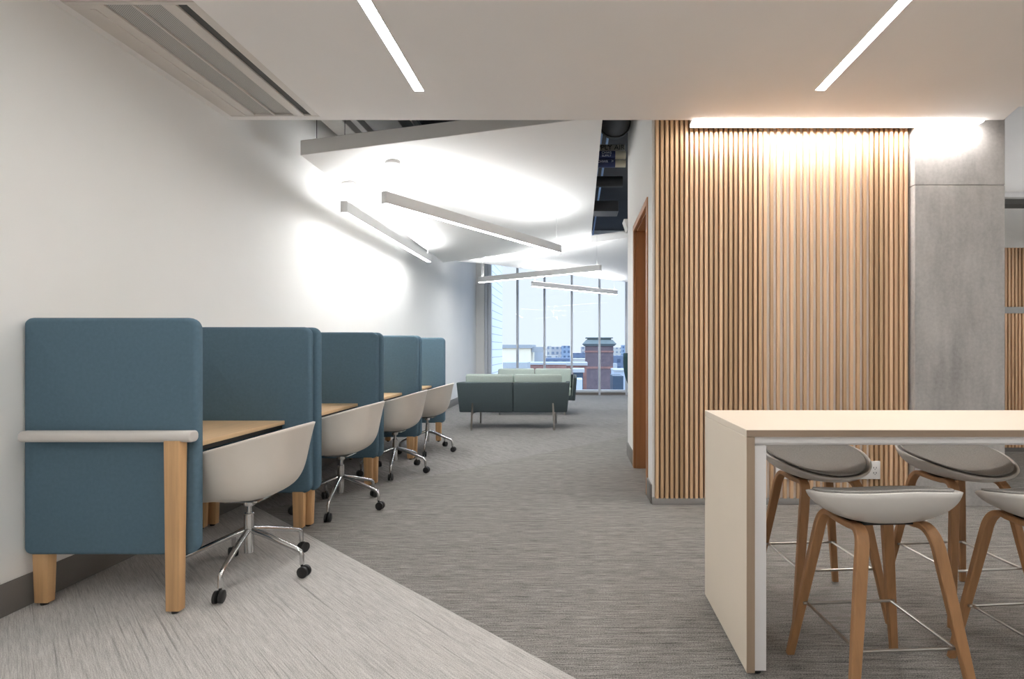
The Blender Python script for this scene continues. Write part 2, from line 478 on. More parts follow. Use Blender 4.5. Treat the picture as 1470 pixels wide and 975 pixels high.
# end wall of the room beyond the concrete column
b = MB(); b.box(3.3, 6.6, 6.0, 6.12, 0, ZD); struct(b.build('wall_front', M['wall']))
b = MB(); b.box(3.4, 6.6, 5.75, 6.0, 3.02, ZD); struct(b.build('bulkhead', M['ceil']))
b = MB(); b.box(3.4, 6.6, 5.73, 6.0, 2.955, 3.015, .004); struct(b.build('trim_1', M['white_metal']))
b = MB(); b.box(3.4, 6.6, 5.80, 6.0, 2.90, 2.953); struct(b.build('trim_2', M['dark_slot']))
b = MB(); b.box(3.30, 3.42, 4.3, 6.0, 0, ZD); struct(b.build('wall_return', M['wall']))

# door: frame lining and leaf
d = MB()
d.box(XR - .012, XR + .02, DY0 - .045, DY0 + .012, 0, DZ + .045, .003)
d.box(XR - .012, XR + .02, DY1 - .012, DY1 + .045, 0, DZ + .045, .003)
d.box(XR - .012, XR + .02, DY0 + .012, DY1 - .012, DZ - .012, DZ + .045, .003)
d.box(XR + .02, XR + .14, DY0, DY0 + .022, 0, DZ); d.box(XR + .02, XR + .14, DY1 - .022, DY1, 0, DZ)
d.box(XR + .02, XR + .14, DY0 + .022, DY1 - .022, DZ - .022, DZ)
door = struct(d.build('door_1', M['wood_door']))
d = MB(); d.box(XR + .118, XR + .138, DY0 + .024, DY1 - .024, .006, DZ - .024, .002); d.build('leaf', M['wood_door'], door)
d = MB(); d.tube([(XR + .09, DY0 + .1, 1.0), (XR + .09, DY0 + .21, 1.0)], .009); d.tube([(XR + .09, DY0 + .1, 1.0), (XR + .12, DY0 + .1, 1.0)], .011)
d.build('handle', M['steel'], door)

# ------------------------------------------------------------------ window wall: bays of full height glazing
MX = [-2.40 + .147, -1.533, -.818, -.095, .637, 1.348, 2.06, 2.78, 3.50]
b = MB()
b.box(XW, -2.40, YW - .12, YW + .15, 0, ZD); struct(b.build('wall_end', M['wall']))
for i in range(len(MX) - 1):
    x0, x1 = MX[i], MX[i + 1]
    f = MB(); w = .05
    f.box(x0 - (w if i == 0 else .028), x0 + .028, YW - .07, YW + .08, 0.0, ZD, .004)
    if i == 0: f.box(x0 - .15, x0 - .06, YW - .06, YW + .08, 0, ZD, .004)
    f.box(x0 + .028, x1 - .028, YW - .05, YW + .08, 0.07, .135, .004)
    f.box(x0 + .028, x1 - .028, YW - .05, YW + .08, ZD - .1, ZD)
    if i == len(MX) - 2: f.box(x1 - .028, x1 + .03, YW - .07, YW + .08, 0, ZD)
    fo = struct(f.build('window_%d' % (i + 1), M['alu']))
    g = MB(); g.box(x0 + .02, x1 - .02, YW + .018, YW + .03, .12, ZD - .08); g.build('pane', M['glass'], fo)
b = MB(); b.box(-2.4, 3.53, YW - .06, YW + .1, 0, .068); struct(b.build('trim_3', M['base']))

# ------------------------------------------------------------------ slatted feature wall
t = empty('slatted_wall_panel', (1.6, YS, 0), 0, 'tall oak slatted wall panel running floor to ceiling left of the concrete column', 'wall panel')
s = MB(); x = .607 - 1.6
ZT = 3.2
lims = ((1.092e3, 7.05), (1.249e3, 9.6), (1.306e3, 7.1))
px = 941.5
while px < 1306:
    step = 7.05 if px < 1090 else (9.55 if px < 1247 else 7.1)
    xa = (px - VX) / F * YS - 1.6; wd = .0225 if step < 9 else .0235
    s.box(xa, xa + wd, 0, .024, .05, ZT, .0015, 1)
    px += step
s.build('slats', M['slat'], t)
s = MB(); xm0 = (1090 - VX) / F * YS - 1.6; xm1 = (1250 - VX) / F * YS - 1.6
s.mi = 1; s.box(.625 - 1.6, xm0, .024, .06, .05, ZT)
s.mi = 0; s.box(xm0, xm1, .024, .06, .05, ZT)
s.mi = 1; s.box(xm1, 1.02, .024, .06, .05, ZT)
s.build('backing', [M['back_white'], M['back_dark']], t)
s = MB(); s.box(.603 - 1.6, 1.02, .004, .06, 0, .05, .002); s.build('plinth', M['plinth'], t)

# two white sockets set into the slats
def socket(x0, x1, z0, z1, label):
    e = empty('socket_plate', ((x0 + x1) / 2, YS - .001, (z0 + z1) / 2), 0, label, 'socket', 'sockets on the slatted wall')
    w, h = (x1 - x0) / 2, (z1 - z0) / 2
    a = MB(); a.box(-w, w, -.014, .0, -h, h, .003); a.build('plate', M['socket'], e)
    for sx in (-.045, .045):
        a = MB()
        for sz in (-.02, .02):
            a.box(sx - .012, sx - .008, -.0155, -.013, sz - .006, sz + .006); a.box(sx + .008, sx + .012, -.0155, -.013, sz - .006, sz + .006)
            a.lathe([(.003, -.0155), (.003, -.013)], 8, (sx, 0, sz - .012), 'y')
        a.build('outlet', M['black'], e)
socket(1.562, 1.745, .205, .325, 'white socket plate on the slats, left one under the table')
socket(2.20, 2.375, .205, .345, 'white socket plate on the slats, right one near the column')

# concrete column
c = MB(); CX0, CX1, CY = 2.624, 3.325, 3.88
c.box(CX0, CX1, CY, 4.4, 0, 2.485, .004, 1); c.box(CX0, CX1, CY, 4.4, 2.489, ZD, .004, 1); c.box(CX0 + .006, CX1 - .006, CY + .006, 4.394, 2.48, 2.495)
tag(c.build('concrete_column', M['concrete']), 'raw grey concrete column standing right of the oak slatted wall', 'column')

# far slatted wainscot seen past the column
t = empty('slatted_wainscot', (5.0, 5.98, 0), 0, 'lower slatted oak panel with a pale rail, seen past the concrete column', 'wall panel')
s = MB(); x = -1.55
while x < 1.55:
    s.box(x, x + .024, -.04, -.002, .05, 1.64, .0015, 1); s.box(x, x + .024, -.04, -.002, 1.72, 2.42, .0015, 1); x += .041
s.build('slats', M['slat_far'], t)
s = MB(); s.box(-1.56, 1.56, -.045, 0, 1.642, 1.718, .002); s.build('rail', M['duct_grey'], t)
s = MB(); s.box(-1.56, 1.56, -.012, .018, .05, 2.42); s.build('backing', M['back_white'], t)
s = MB(); s.box(-1.56, 1.56, -.03, .015, 0, .05); s.build('plinth', M['base'], t)

# ------------------------------------------------------------------ ceiling lights
def strip(x, y0, y1, w, label):
    e = empty('linear_ceiling_light', (x, (y0 + y1) / 2, ZC), 0, label, 'ceiling light')
    h = (y1 - y0) / 2
    a = MB(); a.box(-w / 2, w / 2, -h, h, -.004, -.0005); a.build('diffuser', M['led'], e)
    a = MB()
    for s_ in (-1, 1): a.box(s_ * (w / 2 + .002) - .002, s_ * (w / 2 + .002) + .002, -h - .004, h + .004, -.005, 0)
    for s_ in (-1, 1): a.box(-w / 2, w / 2, s_ * (h + .002) - .002, s_ * (h + .002) + .002, -.005, 0)
    a.build('trim_ring', M['white_metal'], e)
    return e
strip(-1.045, .95, 3.355, .062, 'long glowing linear ceiling light on the left, ending above the walkway')
strip(1.632, .95, 3.345, .062, 'long glowing linear ceiling light on the right, above the high table')

strip(-1.045, -2.6, .55, .062, 'added linear fill light, unseen behind the camera on the left')  # unseen strip added to fill the near room from behind
strip(1.632, -2.6, .55, .062, 'added linear fill light, unseen behind the camera on the right')  # second unseen strip added behind the view for fill
strip(4.75, -1.6, 3.5, .062, 'added linear fill light, unseen over the right end of the room')  # unseen strip added to brighten the right-hand region

e = empty('ceiling_slot_light', (1.99, 3.835, ZC), 0, 'glowing linear slot light washing the slatted wall and column', 'ceiling light')
a = MB(); a.box(-1.10, 1.10, -.042, .036, -.008, .0); a.build('diffuser', M['led_slot'], e)
a = MB(); a.box(-1.105, 1.105, .037, .043, -.022, .01, .001); a.build('lip', M['white_metal'], e)
a = MB(); a.box(-1.105, 1.105, -.047, .038, .0, .07); a.build('housing', M['white_metal'], e)

# ceiling grilles on the left
def grille(y0, y1, label):
    e = empty('ceiling_grille', ((GX0 + GX1) / 2, (y0 + y1) / 2, ZC), 0, label, 'air vent', 'air grilles in the ceiling')
    h = (y1 - y0) / 2; cx = (GX0 + GX1) / 2
    X = lambda v: v - cx
    a = MB()
    a.box(X(GX0), X(-2.375), -h + .02, h - .02, .0, .02, .002)
    a.box(X(-2.235), X(-2.225), -h + .02, h - .02, .0, .02)
    a.box(X(-2.085), X(-2.012), -h + .02, h - .02, .0, .02, .002)
    a.box(X(-1.955), X(GX1), -h + .02, h - .02, .0, .02, .002)
    a.box(X(GX0), X(GX1), -h, -h + .02, 0, .02, .002); a.box(X(GX0), X(GX1), h - .02, h, 0, .02, .002)
    a.box(X(-2.47), X(-2.44), -h + .05, h - .02, -.006, .004, .003)
    a.build('frame', M['grille'], e)
    for (p, q) in ((-2.375, -2.235), (-2.225, -2.085)):
        a = MB(); a.box(X(p) - .004, X(q) + .004, -h + .015, h - .015, .012, .02); a.build('perforated_panel', M['perf'], e)
    a = MB(); a.box(X(-2.016), X(-1.951), -h + .015, h - .015, .012, .02); a.build('air_slot', M['dark_slot'], e)
grille(2.502, GY1, 'perforated ceiling air grille along the left wall, the longer fully visible one')
grille(1.272, 2.498, 'perforated ceiling air grille at the top left edge of the photo, mostly cut off')

# ------------------------------------------------------------------ tilted hanging ceiling panels
def plane1(x, y): return EYE + 1.744 + .148 * (x + 1.72) - .030 * (y - 4.6)
def plane2(x, y): return EYE + 1.95 + .0143 * (x - .85) - .0653 * (y - 8.82)
def hit(pxx, pyy, pl):
    rx, rz = (pxx - VX) / F, (VY - pyy) / F
    lo, hi = 1.0, 40.0
    g = lambda y: (EYE + rz * y) - pl(rx * y, y)
    for _ in range(60):
        m = (lo + hi) / 2
        if g(m) > 0: hi = m
        else: lo = m
    return (rx * lo, lo)
def cloud(poly, pl, th, label, hang):
    z = lambda p: Vector((p[0], p[1], pl(*p)))
    a = MB(); low = [z(p) for p in poly]; high = [v + Vector((0, 0, th)) for v in low]
    c0 = sum(low, Vector()) / len(low)
    e = empty('hanging_ceiling_panel', c0, 0, label, 'ceiling panel', 'tilted white ceiling panels')
    a.hexa([v - c0 for v in low], [v - c0 for v in high], .003, 1)
    a.build('panel', M['cloud'], e)
    for p in hang:
        q = z(p) - c0; w = MB(); w.tube([q + Vector((0, 0, th - .002)), (q.x, q.y, ZD - c0.z)], .003, 6); w.build('hanging_wire', M['black'], e)
    return e
C1 = [hit(431, 223, plane1), (.255, 4.42), hit(848, 347, plane1), hit(636, 377, plane1)]
C1[1] = hit(866, 120, plane1) if False else (.24, 4.40)
cloud(C1, plane1, .128, 'large tilted white ceiling panel hanging above the desk booths, nearer one', [(-2.28, 4.42), (-2.05, 4.46), (.1, 4.8), (-2.2, 8.4), (.1, 8.5)])
A = hit(896, 342, plane2); Bn = hit(802, 355, plane2); Cf = hit(692, 378, plane2); Df = hit(900, 405, plane2)
dn = ((Bn[0] - A[0]), (Bn[1] - A[1])); kk = (-2.45 - A[0]) / dn[0]; NL = (-2.45, A[1] + kk * dn[1])
df = ((Df[0] - Cf[0]), (Df[1] - Cf[1])); kk = (-2.45 - Cf[0]) / df[0]; FL = (-2.45, max(Cf[1] + kk * df[1], NL[1] + .05))
kk = (1.9 - A[0]) / dn[0]; NR = (1.9, A[1] + kk * dn[1]); FR = (1.5, min(Cf[1] + (1.5 - Cf[0]) / df[0] * df[1], 13.1))
poly2 = [NL, NR, FR, FL] if FL[1] > NL[1] + .06 else [NL, NR, FR, Cf]
cloud(poly2, plane2, .13, 'white ceiling panel hanging in front of the lounge windows, farther one', [(-1.2, 10.4), (1.2, 9.4), (1.1, 12.2)])
print('CLOUDS', C1, poly2)

# ------------------------------------------------------------------ pendant bars
ZB = EYE + 1.444 - .11
def pendant(p, q, pl, label, canopy=True):
    p = Vector((p[0], p[1], 0)); q = Vector((q[0], q[1], 0))
    L = (q - p).length; ang = math.atan2(q.y - p.y, q.x - p.x); c = (p + q) / 2
    e = empty('linear_pendant_light', (c.x, c.y, ZB), ang, label, 'pendant light', 'white linear pendant lights')
    h = L / 2; w = .033
    a = MB(); a.box(-h + .004, h - .004, -w, w, .0, .109); a.build('body', M['lamp_body'], e)
    a = MB(); a.box(-h + .006, h - .006, -w + .006, w - .006, -.0012, .0); a.build('lower_diffuser', M['led_dn'], e)
    a = MB(); a.box(-h + .006, h - .006, -w + .006, w - .006, .109, .1102); a.build('upper_diffuser', M['led_up'], e)
    for s_ in (-1, 1):
        a = MB(); a.box(s_ * h - .004, s_ * h + .004, -w - .001, w + .001, -.0015, .1105, .001); a.build('end_cap', M['lamp_body'], e)
    for s_ in (-1, 1):
        lx = s_ * (h - .07); wp = Matrix.Rotation(ang, 4, 'Z') @ Vector((lx, 0, 0)) + c
        zt = pl(wp.x, wp.y) - ZB
        a = MB(); a.tube([(lx, 0, .109), (lx, 0, zt)], .0025, 6); a.build('suspension_wire', M['cable'], e)
        if s_ == -1 and canopy:
            a = MB(); a.lathe([(.062, zt - .03), (.07, zt - .022), (.07, zt + .02)], 24, (lx + .03, 0, 0)); a.build('canopy', M['lamp_body'], e)
            a = MB(); a.tube([(lx + .02, .01, .109), (lx + .035, .012, .2), (lx + .015, .016, (zt + .2) / 2), (lx + .04, .01, zt - .03)], .0035, 6)
            a.build('power_cable', M['cable'], e)
    return e
def at(px_, y): return ((px_ - VX) / F * y, y)
pendant(at(551, 4.6), at(803, 6.98), plane1, 'long white pendant bar crossing above the walkway, nearest to the camera')
pendant(at(494, 4.9), at(616, 7.7), plane1, 'long white pendant bar hanging close along the left wall')
pendant(at(688, 10.1), at(862, 8.6), plane2, 'white pendant bar above the sofas, rising to the right, left of its neighbour')
pendant(at(764, 10.7), at(885, 12.35), plane2, 'white pendant bar right in front of the windows, sloping down to the right')

pendant((4.8, 4.75), (6.4, 4.75), lambda x, y: ZD, 'added pendant fill light in the open bay beyond the column, unseen at right')  # unseen pendant added to light the bulkhead past the column
pendant((2.3, 7.4), (2.7, 10.0), lambda x, y: ZD, 'added pendant fill light over the lounge, unseen round the corner of the corridor wall')  # unseen pendant added to brighten the lounge and far left wall

# ------------------------------------------------------------------ open ceiling services
def duct(name, x0, x1, y0, y1, z0, z1, m, label, cat='duct', grp=None):
    a = MB(); a.box(x0, x1, y0, y1, z0, z1, .006, 1); return tag(a.build(name, m), label, cat, grp)
duct('air_duct', -2.545, -2.325, 3.9, 9.0, 3.50, 3.75, M['duct_white'], 'flat white duct running overhead beside the left wall')
duct('air_duct', -2.25, -2.18, 3.9, 9.0, 3.50, 3.66, M['duct_white'], 'narrow white duct overhead, second from the left wall')
duct('air_duct', -2.14, -1.80, 3.9, 9.0, 3.53, 3.85, M['duct_grey'], 'wide grey duct overhead, third from the left wall')
duct('air_duct', -1.655, -1.625, 3.9, 9.0, 3.50, 3.56, M['duct_white'], 'thin white rail overhead, right of the wide grey duct')
# right void
a = MB(); a.tube([(.425, 4.0, 3.67), (.425, 5.45, 3.67)], .16, 28); a.tube([(.425, 5.41, 3.67), (.425, 5.46, 3.67)], .172, 28)
tag(a.build('round_duct', M['duct_dark']), 'fat round dark duct high above the corridor by the right wall', 'duct')
def pipe(z, y, r, m, label, texts, name='labelled_pipe', tagcol=None, x1=.60):
    e = empty(name, (.1, y, z), 0, label, 'pipe', 'pipes above the corridor')
    a = MB(); a.tube([(-1.3, 0, 0), (x1 - .1, 0, 0)], r, 18); a.build('pipe_run', m, e)
    if tagcol:
        a = MB(); a.tube([(.10, 0, 0), (.375, 0, 0)], r + .004, 18); lb = a.build('label', tagcol, e)
        for (tx, x, dz, sz) in texts: text_part('lettering', tx, sz, M['tag_white'], lb, (x, -r - .005, dz), (PI / 2, 0, 0))
    else:
        for (tx, x, dz, sz) in texts: text_part('lettering', tx, sz, M['tag_black'], e, (x, -r - .002, dz), (PI / 2, 0, 0))
YP = 6.0
pipe(EYE + (501 - 209) / F * YP, YP + .1, .05, M['pipe_grey'], 'grey pipe with black stencilled letters above the corridor, topmost of the three', [('SUPPLY AIR', .28, -.004, .085)])
pipe(EYE + (501 - 223) / F * YP, YP, .046, M['pipe'], 'cream pipe with a blue label above the corridor, upper of the blue pair', [('CHWS', .27, .012, .04), ('SUPPLY', .27, -.024, .034), ('<', .125, -.005, .05)], 'labelled_pipe', M['tag_blue'])
pipe(EYE + (501 - 235) / F * YP, YP, .042, M['pipe'], 'cream pipe with a blue label above the corridor, lower of the blue pair', [('CHWR', .225, .008, .042), ('>', .34, .012, .05)], 'labelled_pipe', M['tag_blue'])
a = MB(); zz = EYE + (501 - 261) / F * 6.6; a.tube([(-1.2, 6.6, zz), (.62, 6.6, zz)], .07, 20); tag(a.build('round_duct', M['duct_dark']), 'dark round duct crossing the corridor void below the labelled pipes', 'duct')
zz = EYE + (501 - 296) / F * 7.2; duct('air_duct', -1.2, .62, 7.2, 7.5, zz - .07, zz + .08, M['duct_dark'], 'dark flat duct crossing the corridor void, lowest one')
for i, xx in enumerate((.33, .42)):
    a = MB(); a.box(xx, xx + .03, 5.2, 12.5, 4.05, 4.09); tag(a.build('cable_strut', M['strut']), 'steel strut under the deck coloured by blue light, %s of the pair' % ('left' if i == 0 else 'right'), 'strut', 'struts under the deck, blue light in their colour')
a = MB(); a.hexa([(.60, 5.79, 2.60), (.78, 5.79, 2.60), (.78, 5.99, 2.60), (.60, 5.99, 2.60)], [(.56, 5.79, 2.72), (.78, 5.79, 2.72), (.78, 5.99, 2.72), (.56, 5.99, 2.72)])
struct(a.build('trim_4', M['cloud']))

# ------------------------------------------------------------------ desk booths
PX0, PX1 = -2.602, -1.782
PZ0, PZ1 = .247, 1.3675
PT = .052
def leg_square(a, x, y, z1, w=.078, dpt=.046):
    w2, d2 = w / 2, dpt / 2; w3, d3 = w2 * .84, d2 * .84
    a.hexa([(x - w3, y - d3, .012), (x + w3, y - d3, .012), (x + w3, y + d3, .012), (x - w3, y + d3, .012)],
           [(x - w2, y - d2, z1), (x + w2, y - d2, z1), (x + w2, y + d2, z1), (x - w2, y + d2, z1)], .006, 2)
def booth(y0, y1, first, label, dx=0.0):
    e = empty('desk_booth', (-2.17 + dx, y0, 0), 0, label, 'desk booth', 'blue felt desk booths along the left wall')
    ox = 2.17
    for ya in (0, y1 - y0 - PT):
        a = MB(); a.prism(rrect(PX0 + ox, PX1 + ox, PZ0, PZ1, (.035, .055, .055, .035)), 'y', ya, ya + PT, .02, 4)
        a.build('screen_panel', M['blue'], e)
    a = MB(); a.box(-2.588 + ox, -1.955 + ox, PT - .004, y1 - y0 - PT + .004, .712, .738, .003); dk = a.build('desktop', M['oak_desk'], e)
    a = MB(); a.box(-2.585 + ox, -1.972 + ox, PT - .002, y1 - y0 - PT + .002, .685, .7115); a.build('under_frame', M['black'], dk)
    spots = []
    if first: spots.append((-1.85, -.040, .80))
    else: spots.append((-1.87, PT / 2, PZ0 + .03))
    spots += [(-2.535, PT / 2 + .01, PZ0 + .03), (-1.87, y1 - y0 - PT / 2, PZ0 + .03), (-2.535, y1 - y0 - PT / 2, PZ0 + .03)]
    for (x, y, z) in spots:
        a = MB(); leg_square(a, x + ox, y, z); lg = a.build('leg', M['oak'], e)
        a = MB(); a.lathe([(.014, 0), (.016, .004), (.016, .014)], 12, (x + ox, y, 0)); a.build('foot', M['black'], lg)
    if first:
        a = MB()
        n0, n1 = -2.555 + ox, -1.768 + ox
        prof = rrect(-.066, -.004, .789, .841, .022, 5)
        a.prism(prof, 'x', n0, n1, .006, 3)
        rl = a.build('rail', M['rail'], e); rl['label'] = 'pale grey rounded grab rail'
    return e
Y0 = 2.36; PITCH = 1.07
names = ['blue felt desk booth nearest the camera, with a pale grey rail on its side',
         'blue felt desk booth, second from the camera, behind the one with the rail',
         'blue felt desk booth, third from the camera in the row',
         'blue felt desk booth farthest from the camera, nearest the sofas']
for i in range(4):
    ya = Y0 + i * PITCH; booth(ya, ya + PITCH - .006, i == 0, names[i], (0, .028, .05, .068)[i])

# ------------------------------------------------------------------ swivel chairs
def smooth(a, b_, x):
    x = max(0, min(1, (x - a) / (b_ - a))); return x * x * (3 - 2 * x)
PROF = [(0, 0), (.27, .022), (.50, .066), (.68, .15), (.785, .27), (.842, .41), (.880, .56), (.915, .703), (.955, .86), (1, 1)]
def prof(v):
    """side profile of the shell, (out, up) along v, Catmull-Rom through measured points"""
    n = len(PROF) - 1; x = min(v * n, n - 1e-6); i = int(x); f = x - i
    P = [PROF[max(0, min(n, i + k_))] for k_ in (-1, 0, 1, 2)]
    return tuple(.5 * (2 * P[1][q] + (P[2][q] - P[0][q]) * f + (2 * P[0][q] - 5 * P[1][q] + 4 * P[2][q] - P[3][q]) * f * f
                 + (3 * P[1][q] - P[0][q] - 3 * P[2][q] + P[3][q]) * f ** 3) for q in (0, 1))
def chair_fn(u, v):
    phi = 2 * PI * u
    if phi > PI: phi -= 2 * PI
    cx, cy = math.cos(phi), math.sin(phi); nn = 2.6
    rr = 1.0 / ((abs(cx) / .29) ** nn + (abs(cy) / .292) ** nn) ** (1 / nn)
    x = rr * cx
    arm = .812 - .285 * (x + .29)
    h = .452 + (arm - .452) * smooth(26, 62, abs(math.degrees(phi)))
    s_, w = prof(v)
    return Vector((rr * s_ * cx, rr * s_ * cy,   .424 + (h - .424) * w))
def make_chair():
    e = empty('swivel_chair', (0, 0, 0))
    a = MB(); a.bowl(chair_fn, 84, 27); sh_ = a.build('seat_shell', M['shell'], e, 60)
    md = sh_.modifiers.new('thick', 'SOLIDIFY'); md.thickness = .011; md.offset = 1
    a = MB(); a.lathe([(.022, .117), (.024, .12), (.024, .328), (.021, .332)], 24); a.lathe([(.014, .33), (.014, .415)], 18)
    a.lathe([(.027, .372), (.03, .378), (.03, .412)], 20); a.build('gas_column', M['chrome'], e)
    a = MB(); a.box(-.09, .09, -.07, .07, .404, .416, .004); a.build('seat_plate', M['chrome'], e)
    a = MB(); a.tube([(.03, 0, .398), (.05, -.12, .398), (.05, -.19, .394)], .005, 8); a.build('lever', M['chrome'], e)
    for k_ in range(5):
        an = math.radians(72 * k_ - 78 - 180); c_, s_ = math.cos(an), math.sin(an)
        def P(r, z): return (r * c_, r * s_, z)
        a = MB(); a.tube([P(.018, .238), P(.10, .214), P(.24, .163), P(.285, .146), P(.302, .136), P(.309, .12), P(.31, .07)], [.015, .0145, .0125, .0115, .0115, .0115, .0115], 12)
        lg = a.build('base_leg', M['chrome'], e)
        a = MB()
        tw = Vector((-s_, c_, 0)); fw = Vector((c_, s_, 0)); ce = Vector(P(.322, .031))
        for sd in (-1, 1):
            rot = Matrix.Rotation(an, 4, 'Z'); t_ = bmesh.new()
            mm = MB(); mm.lathe([(.024, -.009), (.030, -.006), (.030, .006), (.024, .009)], 20, (0, sd * .013, 0), 'y')
            bmesh.ops.transform(mm.bm, matrix=Matrix.Translation(ce) @ rot, verts=mm.bm.verts)
            me = bpy.data.meshes.new('tmp'); mm.bm.to_mesh(me); mm.bm.free(); a.bm.from_mesh(me); bpy.data.meshes.remove(me); t_.free()
        a.tube([ce - tw * .02, ce + tw * .02], .006, 8); a.tube([P(.31, .03), P(.31, .075)], .007, 8)
        a.build('caster', M['black'], lg)
    return e
ch = make_chair()
CY = [2.72, 3.85, 4.96, 5.98]; CXs = [-1.77, -1.80, -1.785, -1.765]
clab = ['white shell swivel chair at the nearest desk booth, on the pale carpet', 'white shell swivel chair, second from the camera along the booths',
        'white shell swivel chair, third from the camera along the booths', 'white shell swivel chair at the farthest desk booth, near the sofas']
CHROT = [-1, -2, 1, -1]
tag(ch, clab[0], 'chair', 'white swivel chairs at the booths')
chairs = [ch] + [copy_tree(ch, label=clab[i]) for i in (1, 2, 3)]
for i, o in enumerate(chairs):
    rz = PI + math.radians(CHROT[i])
    o.location = (CXs[i], CY[i], 0); o.rotation_euler = (0, 0, rz)

# ------------------------------------------------------------------ high table
TX0, TX1, TY0, TY1, TZ = .638, 2.75, 1.87, 2.47, .918
e = empty('high_table', (TX0, TY0, 0), 0, 'long cream high table with a panel end, stools around it', 'table')
a = MB(); a.mi = 0; a.box(0, TX1 - TX0, .002, TY1 - TY0, TZ - .0265, TZ, .0012, 1); a.mi = 1; a.box(.001, TX1 - TX0 - .001, -.001, .0022, TZ - .0262, TZ - .0012)
a.build('tabletop', [M['laminate'], M['edge']], e)
for xx in (0, TX1 - TX0 - .032):
    a = MB(); a.mi = 0; a.box(xx, xx + .032, .002, TY1 - TY0, .012, TZ - .0275, .001, 1); a.mi = 1; a.box(xx + .001, xx + .031, -.001, .0022, .012, TZ - .028)
    a.build('end_panel', [M['laminate'], M['edge_z']], e)
a = MB(); W_ = TX1 - TX0
a.box(.033, W_ - .033, .012, .03, TZ - .052, TZ - .028); a.box(.033, W_ - .033, .03, .06, TZ - .062, TZ - .028)
a.box(.033, W_ - .033, TY1 - TY0 - .06, TY1 - TY0 - .03, TZ - .062, TZ - .028)
a.box(.033, .078, .012, .055, .012, TZ - .062); a.box(W_ - .078, W_ - .033, .012, .055, .012, TZ - .062)
a.box(.033, .05, .055, TY1 - TY0 - .02, .012, TZ - .062); a.box(W_ - .05, W_ - .033, .055, TY1 - TY0 - .02, .012, TZ - .062)
a.build('under_frame', M['white_metal'], e)
for (x, y) in ((.045, .03), (.03, .56), (W_ - .045, .03), (W_ - .03, .56)):
    a = MB(); a.lathe([(.018, 0), (.02, .004), (.02, .012)], 14, (x, y, 0)); a.build('foot', M['black'], e)

# ------------------------------------------------------------------ stools (back of the seat at local -y)
def stool_rim(phi):      # phi = 0 front (+y)
    f = (1 - math.cos(phi)) / 2
    return .652 + .108 * f ** .85
def stool_fn(u, v, off=0.0, k_=1.0):
    phi = 2 * PI * u
    if phi > PI: phi -= 2 * PI
    h = stool_rim(phi) ; z0 = .614 + off
    tt = v * PI / 2
    s_ = .80 * math.sin(tt) + .20 * v
    w = 1 - math.cos(tt) ** .9
    sx, cy = math.sin(phi), math.cos(phi); nn = 2.35
    f = (1 - cy) / 2
    rx = .205 + .045 * smooth(.1, .75, f)
    rr = 1.0 / ((abs(sx) / rx) ** nn + (abs(cy) / .205) ** nn) ** (1 / nn)
    rr *= k_
    return Vector((rr * s_ * sx, rr * s_ * cy, z0 + (h - z0) * w + (off if v == 0 else 0) * 0))
def cushion_fn(u, v):
    p = stool_fn(u, v, 0.0, 1.0)
    kx = .945
    lift = .020 * (1 - v ** 4) + .0125 - .010 * v ** 6
    return Vector((p.x * kx, p.y * kx, p.z + lift))
def make_stool():
    e = empty('bar_stool', (0, 0, 0))
    a = MB(); a.bowl(stool_fn, 72, 18); s1 = a.build('seat_shell', M['stool_shell'], e, 60)
    md = s1.modifiers.new('thick', 'SOLIDIFY'); md.thickness = .010; md.offset = 1
    a = MB(); a.bowl(cushion_fn, 72, 18); s2 = a.build('seat_cushion', M['cushion'], e, 60)
    md = s2.modifiers.new('thick', 'SOLIDIFY'); md.thickness = .007; md.offset = 1
    for sx in (-1, 1):
        # each side: two bent legs meeting under the seat
        for sy in (-1, 1):
            foot = Vector((sx * .215, sy * .205, 0)); top = Vector((sx * .128, sy * .125, .585))
            mid = Vector((sx * .118, 0, .602))
            pts = []
            n = 10
            for i in range(4): pts.append(foot.lerp(top, i / 4 * .97))
            p0 = foot.lerp(top, .93); p1 = Vector((sx * .119, sy * .118, .622)); p2 = Vector((sx * .118, sy * .055, .604))
            pts = [foot, foot.lerp(top, .3), foot.lerp(top, .6), foot.lerp(top, .85)]
            for i in range(n + 1):
                q = i / n; pts.append(p0 * (1 - q) ** 2 + p1 * 2 * q * (1 - q) + p2 * q * q)
            pts.append(mid)
            ws = [.030, .034, .039, .042] + [.042] * (n + 2); ts = [.019, .021, .022, .022] + [.021] * (n + 2)
            a = MB(); a.ribbon(pts, (1, 0, 0), ws, ts, .003); a.build('leg', M['stool_leg'], e)
    a = MB(); z = .225; x, y = .168, .158
    ring = [(-x, -y, z), (x, -y, z), (x, y, z), (-x, y, z), (-x, -y, z)]
    for i in range(4): a.tube([ring[i], ring[i + 1]], .0055, 10)
    for (px_, py_) in ((-1, -1), (1, -1), (1, 1), (-1, 1)):
        a.lathe([(.0055, -.0), (.0055, .004)], 10, (px_ * x, py_ * y, z)); a.tube([(px_ * x, py_ * y, z), (px_ * (x + .016), py_ * (y - .0), z)], .0055, 8)
    a.build('footrest', M['steel'], e)
    a = MB(); a.box(-.125, .125, -.06, .06, .603, .614, .002); a.build('seat_plate', M['black'], e)
    return e
st = make_stool()
sl = ['pale shell bar stool on the near side of the table, fully visible', 'pale shell bar stool on the near side, cut off at the right edge',
      'grey cushioned bar stool on the far side, next to the cream table end', 'grey cushioned bar stool on the far side, in front of the concrete column']
sp = [((1.085, 1.815), 3), ((1.72, 1.80), 5), ((1.165, 2.415), 184), ((1.84, 2.415), 185)]
tag(st, sl[0], 'stool', 'bar stools around the high table')
stools = [st] + [copy_tree(st, label=sl[i]) for i in (1, 2, 3)]
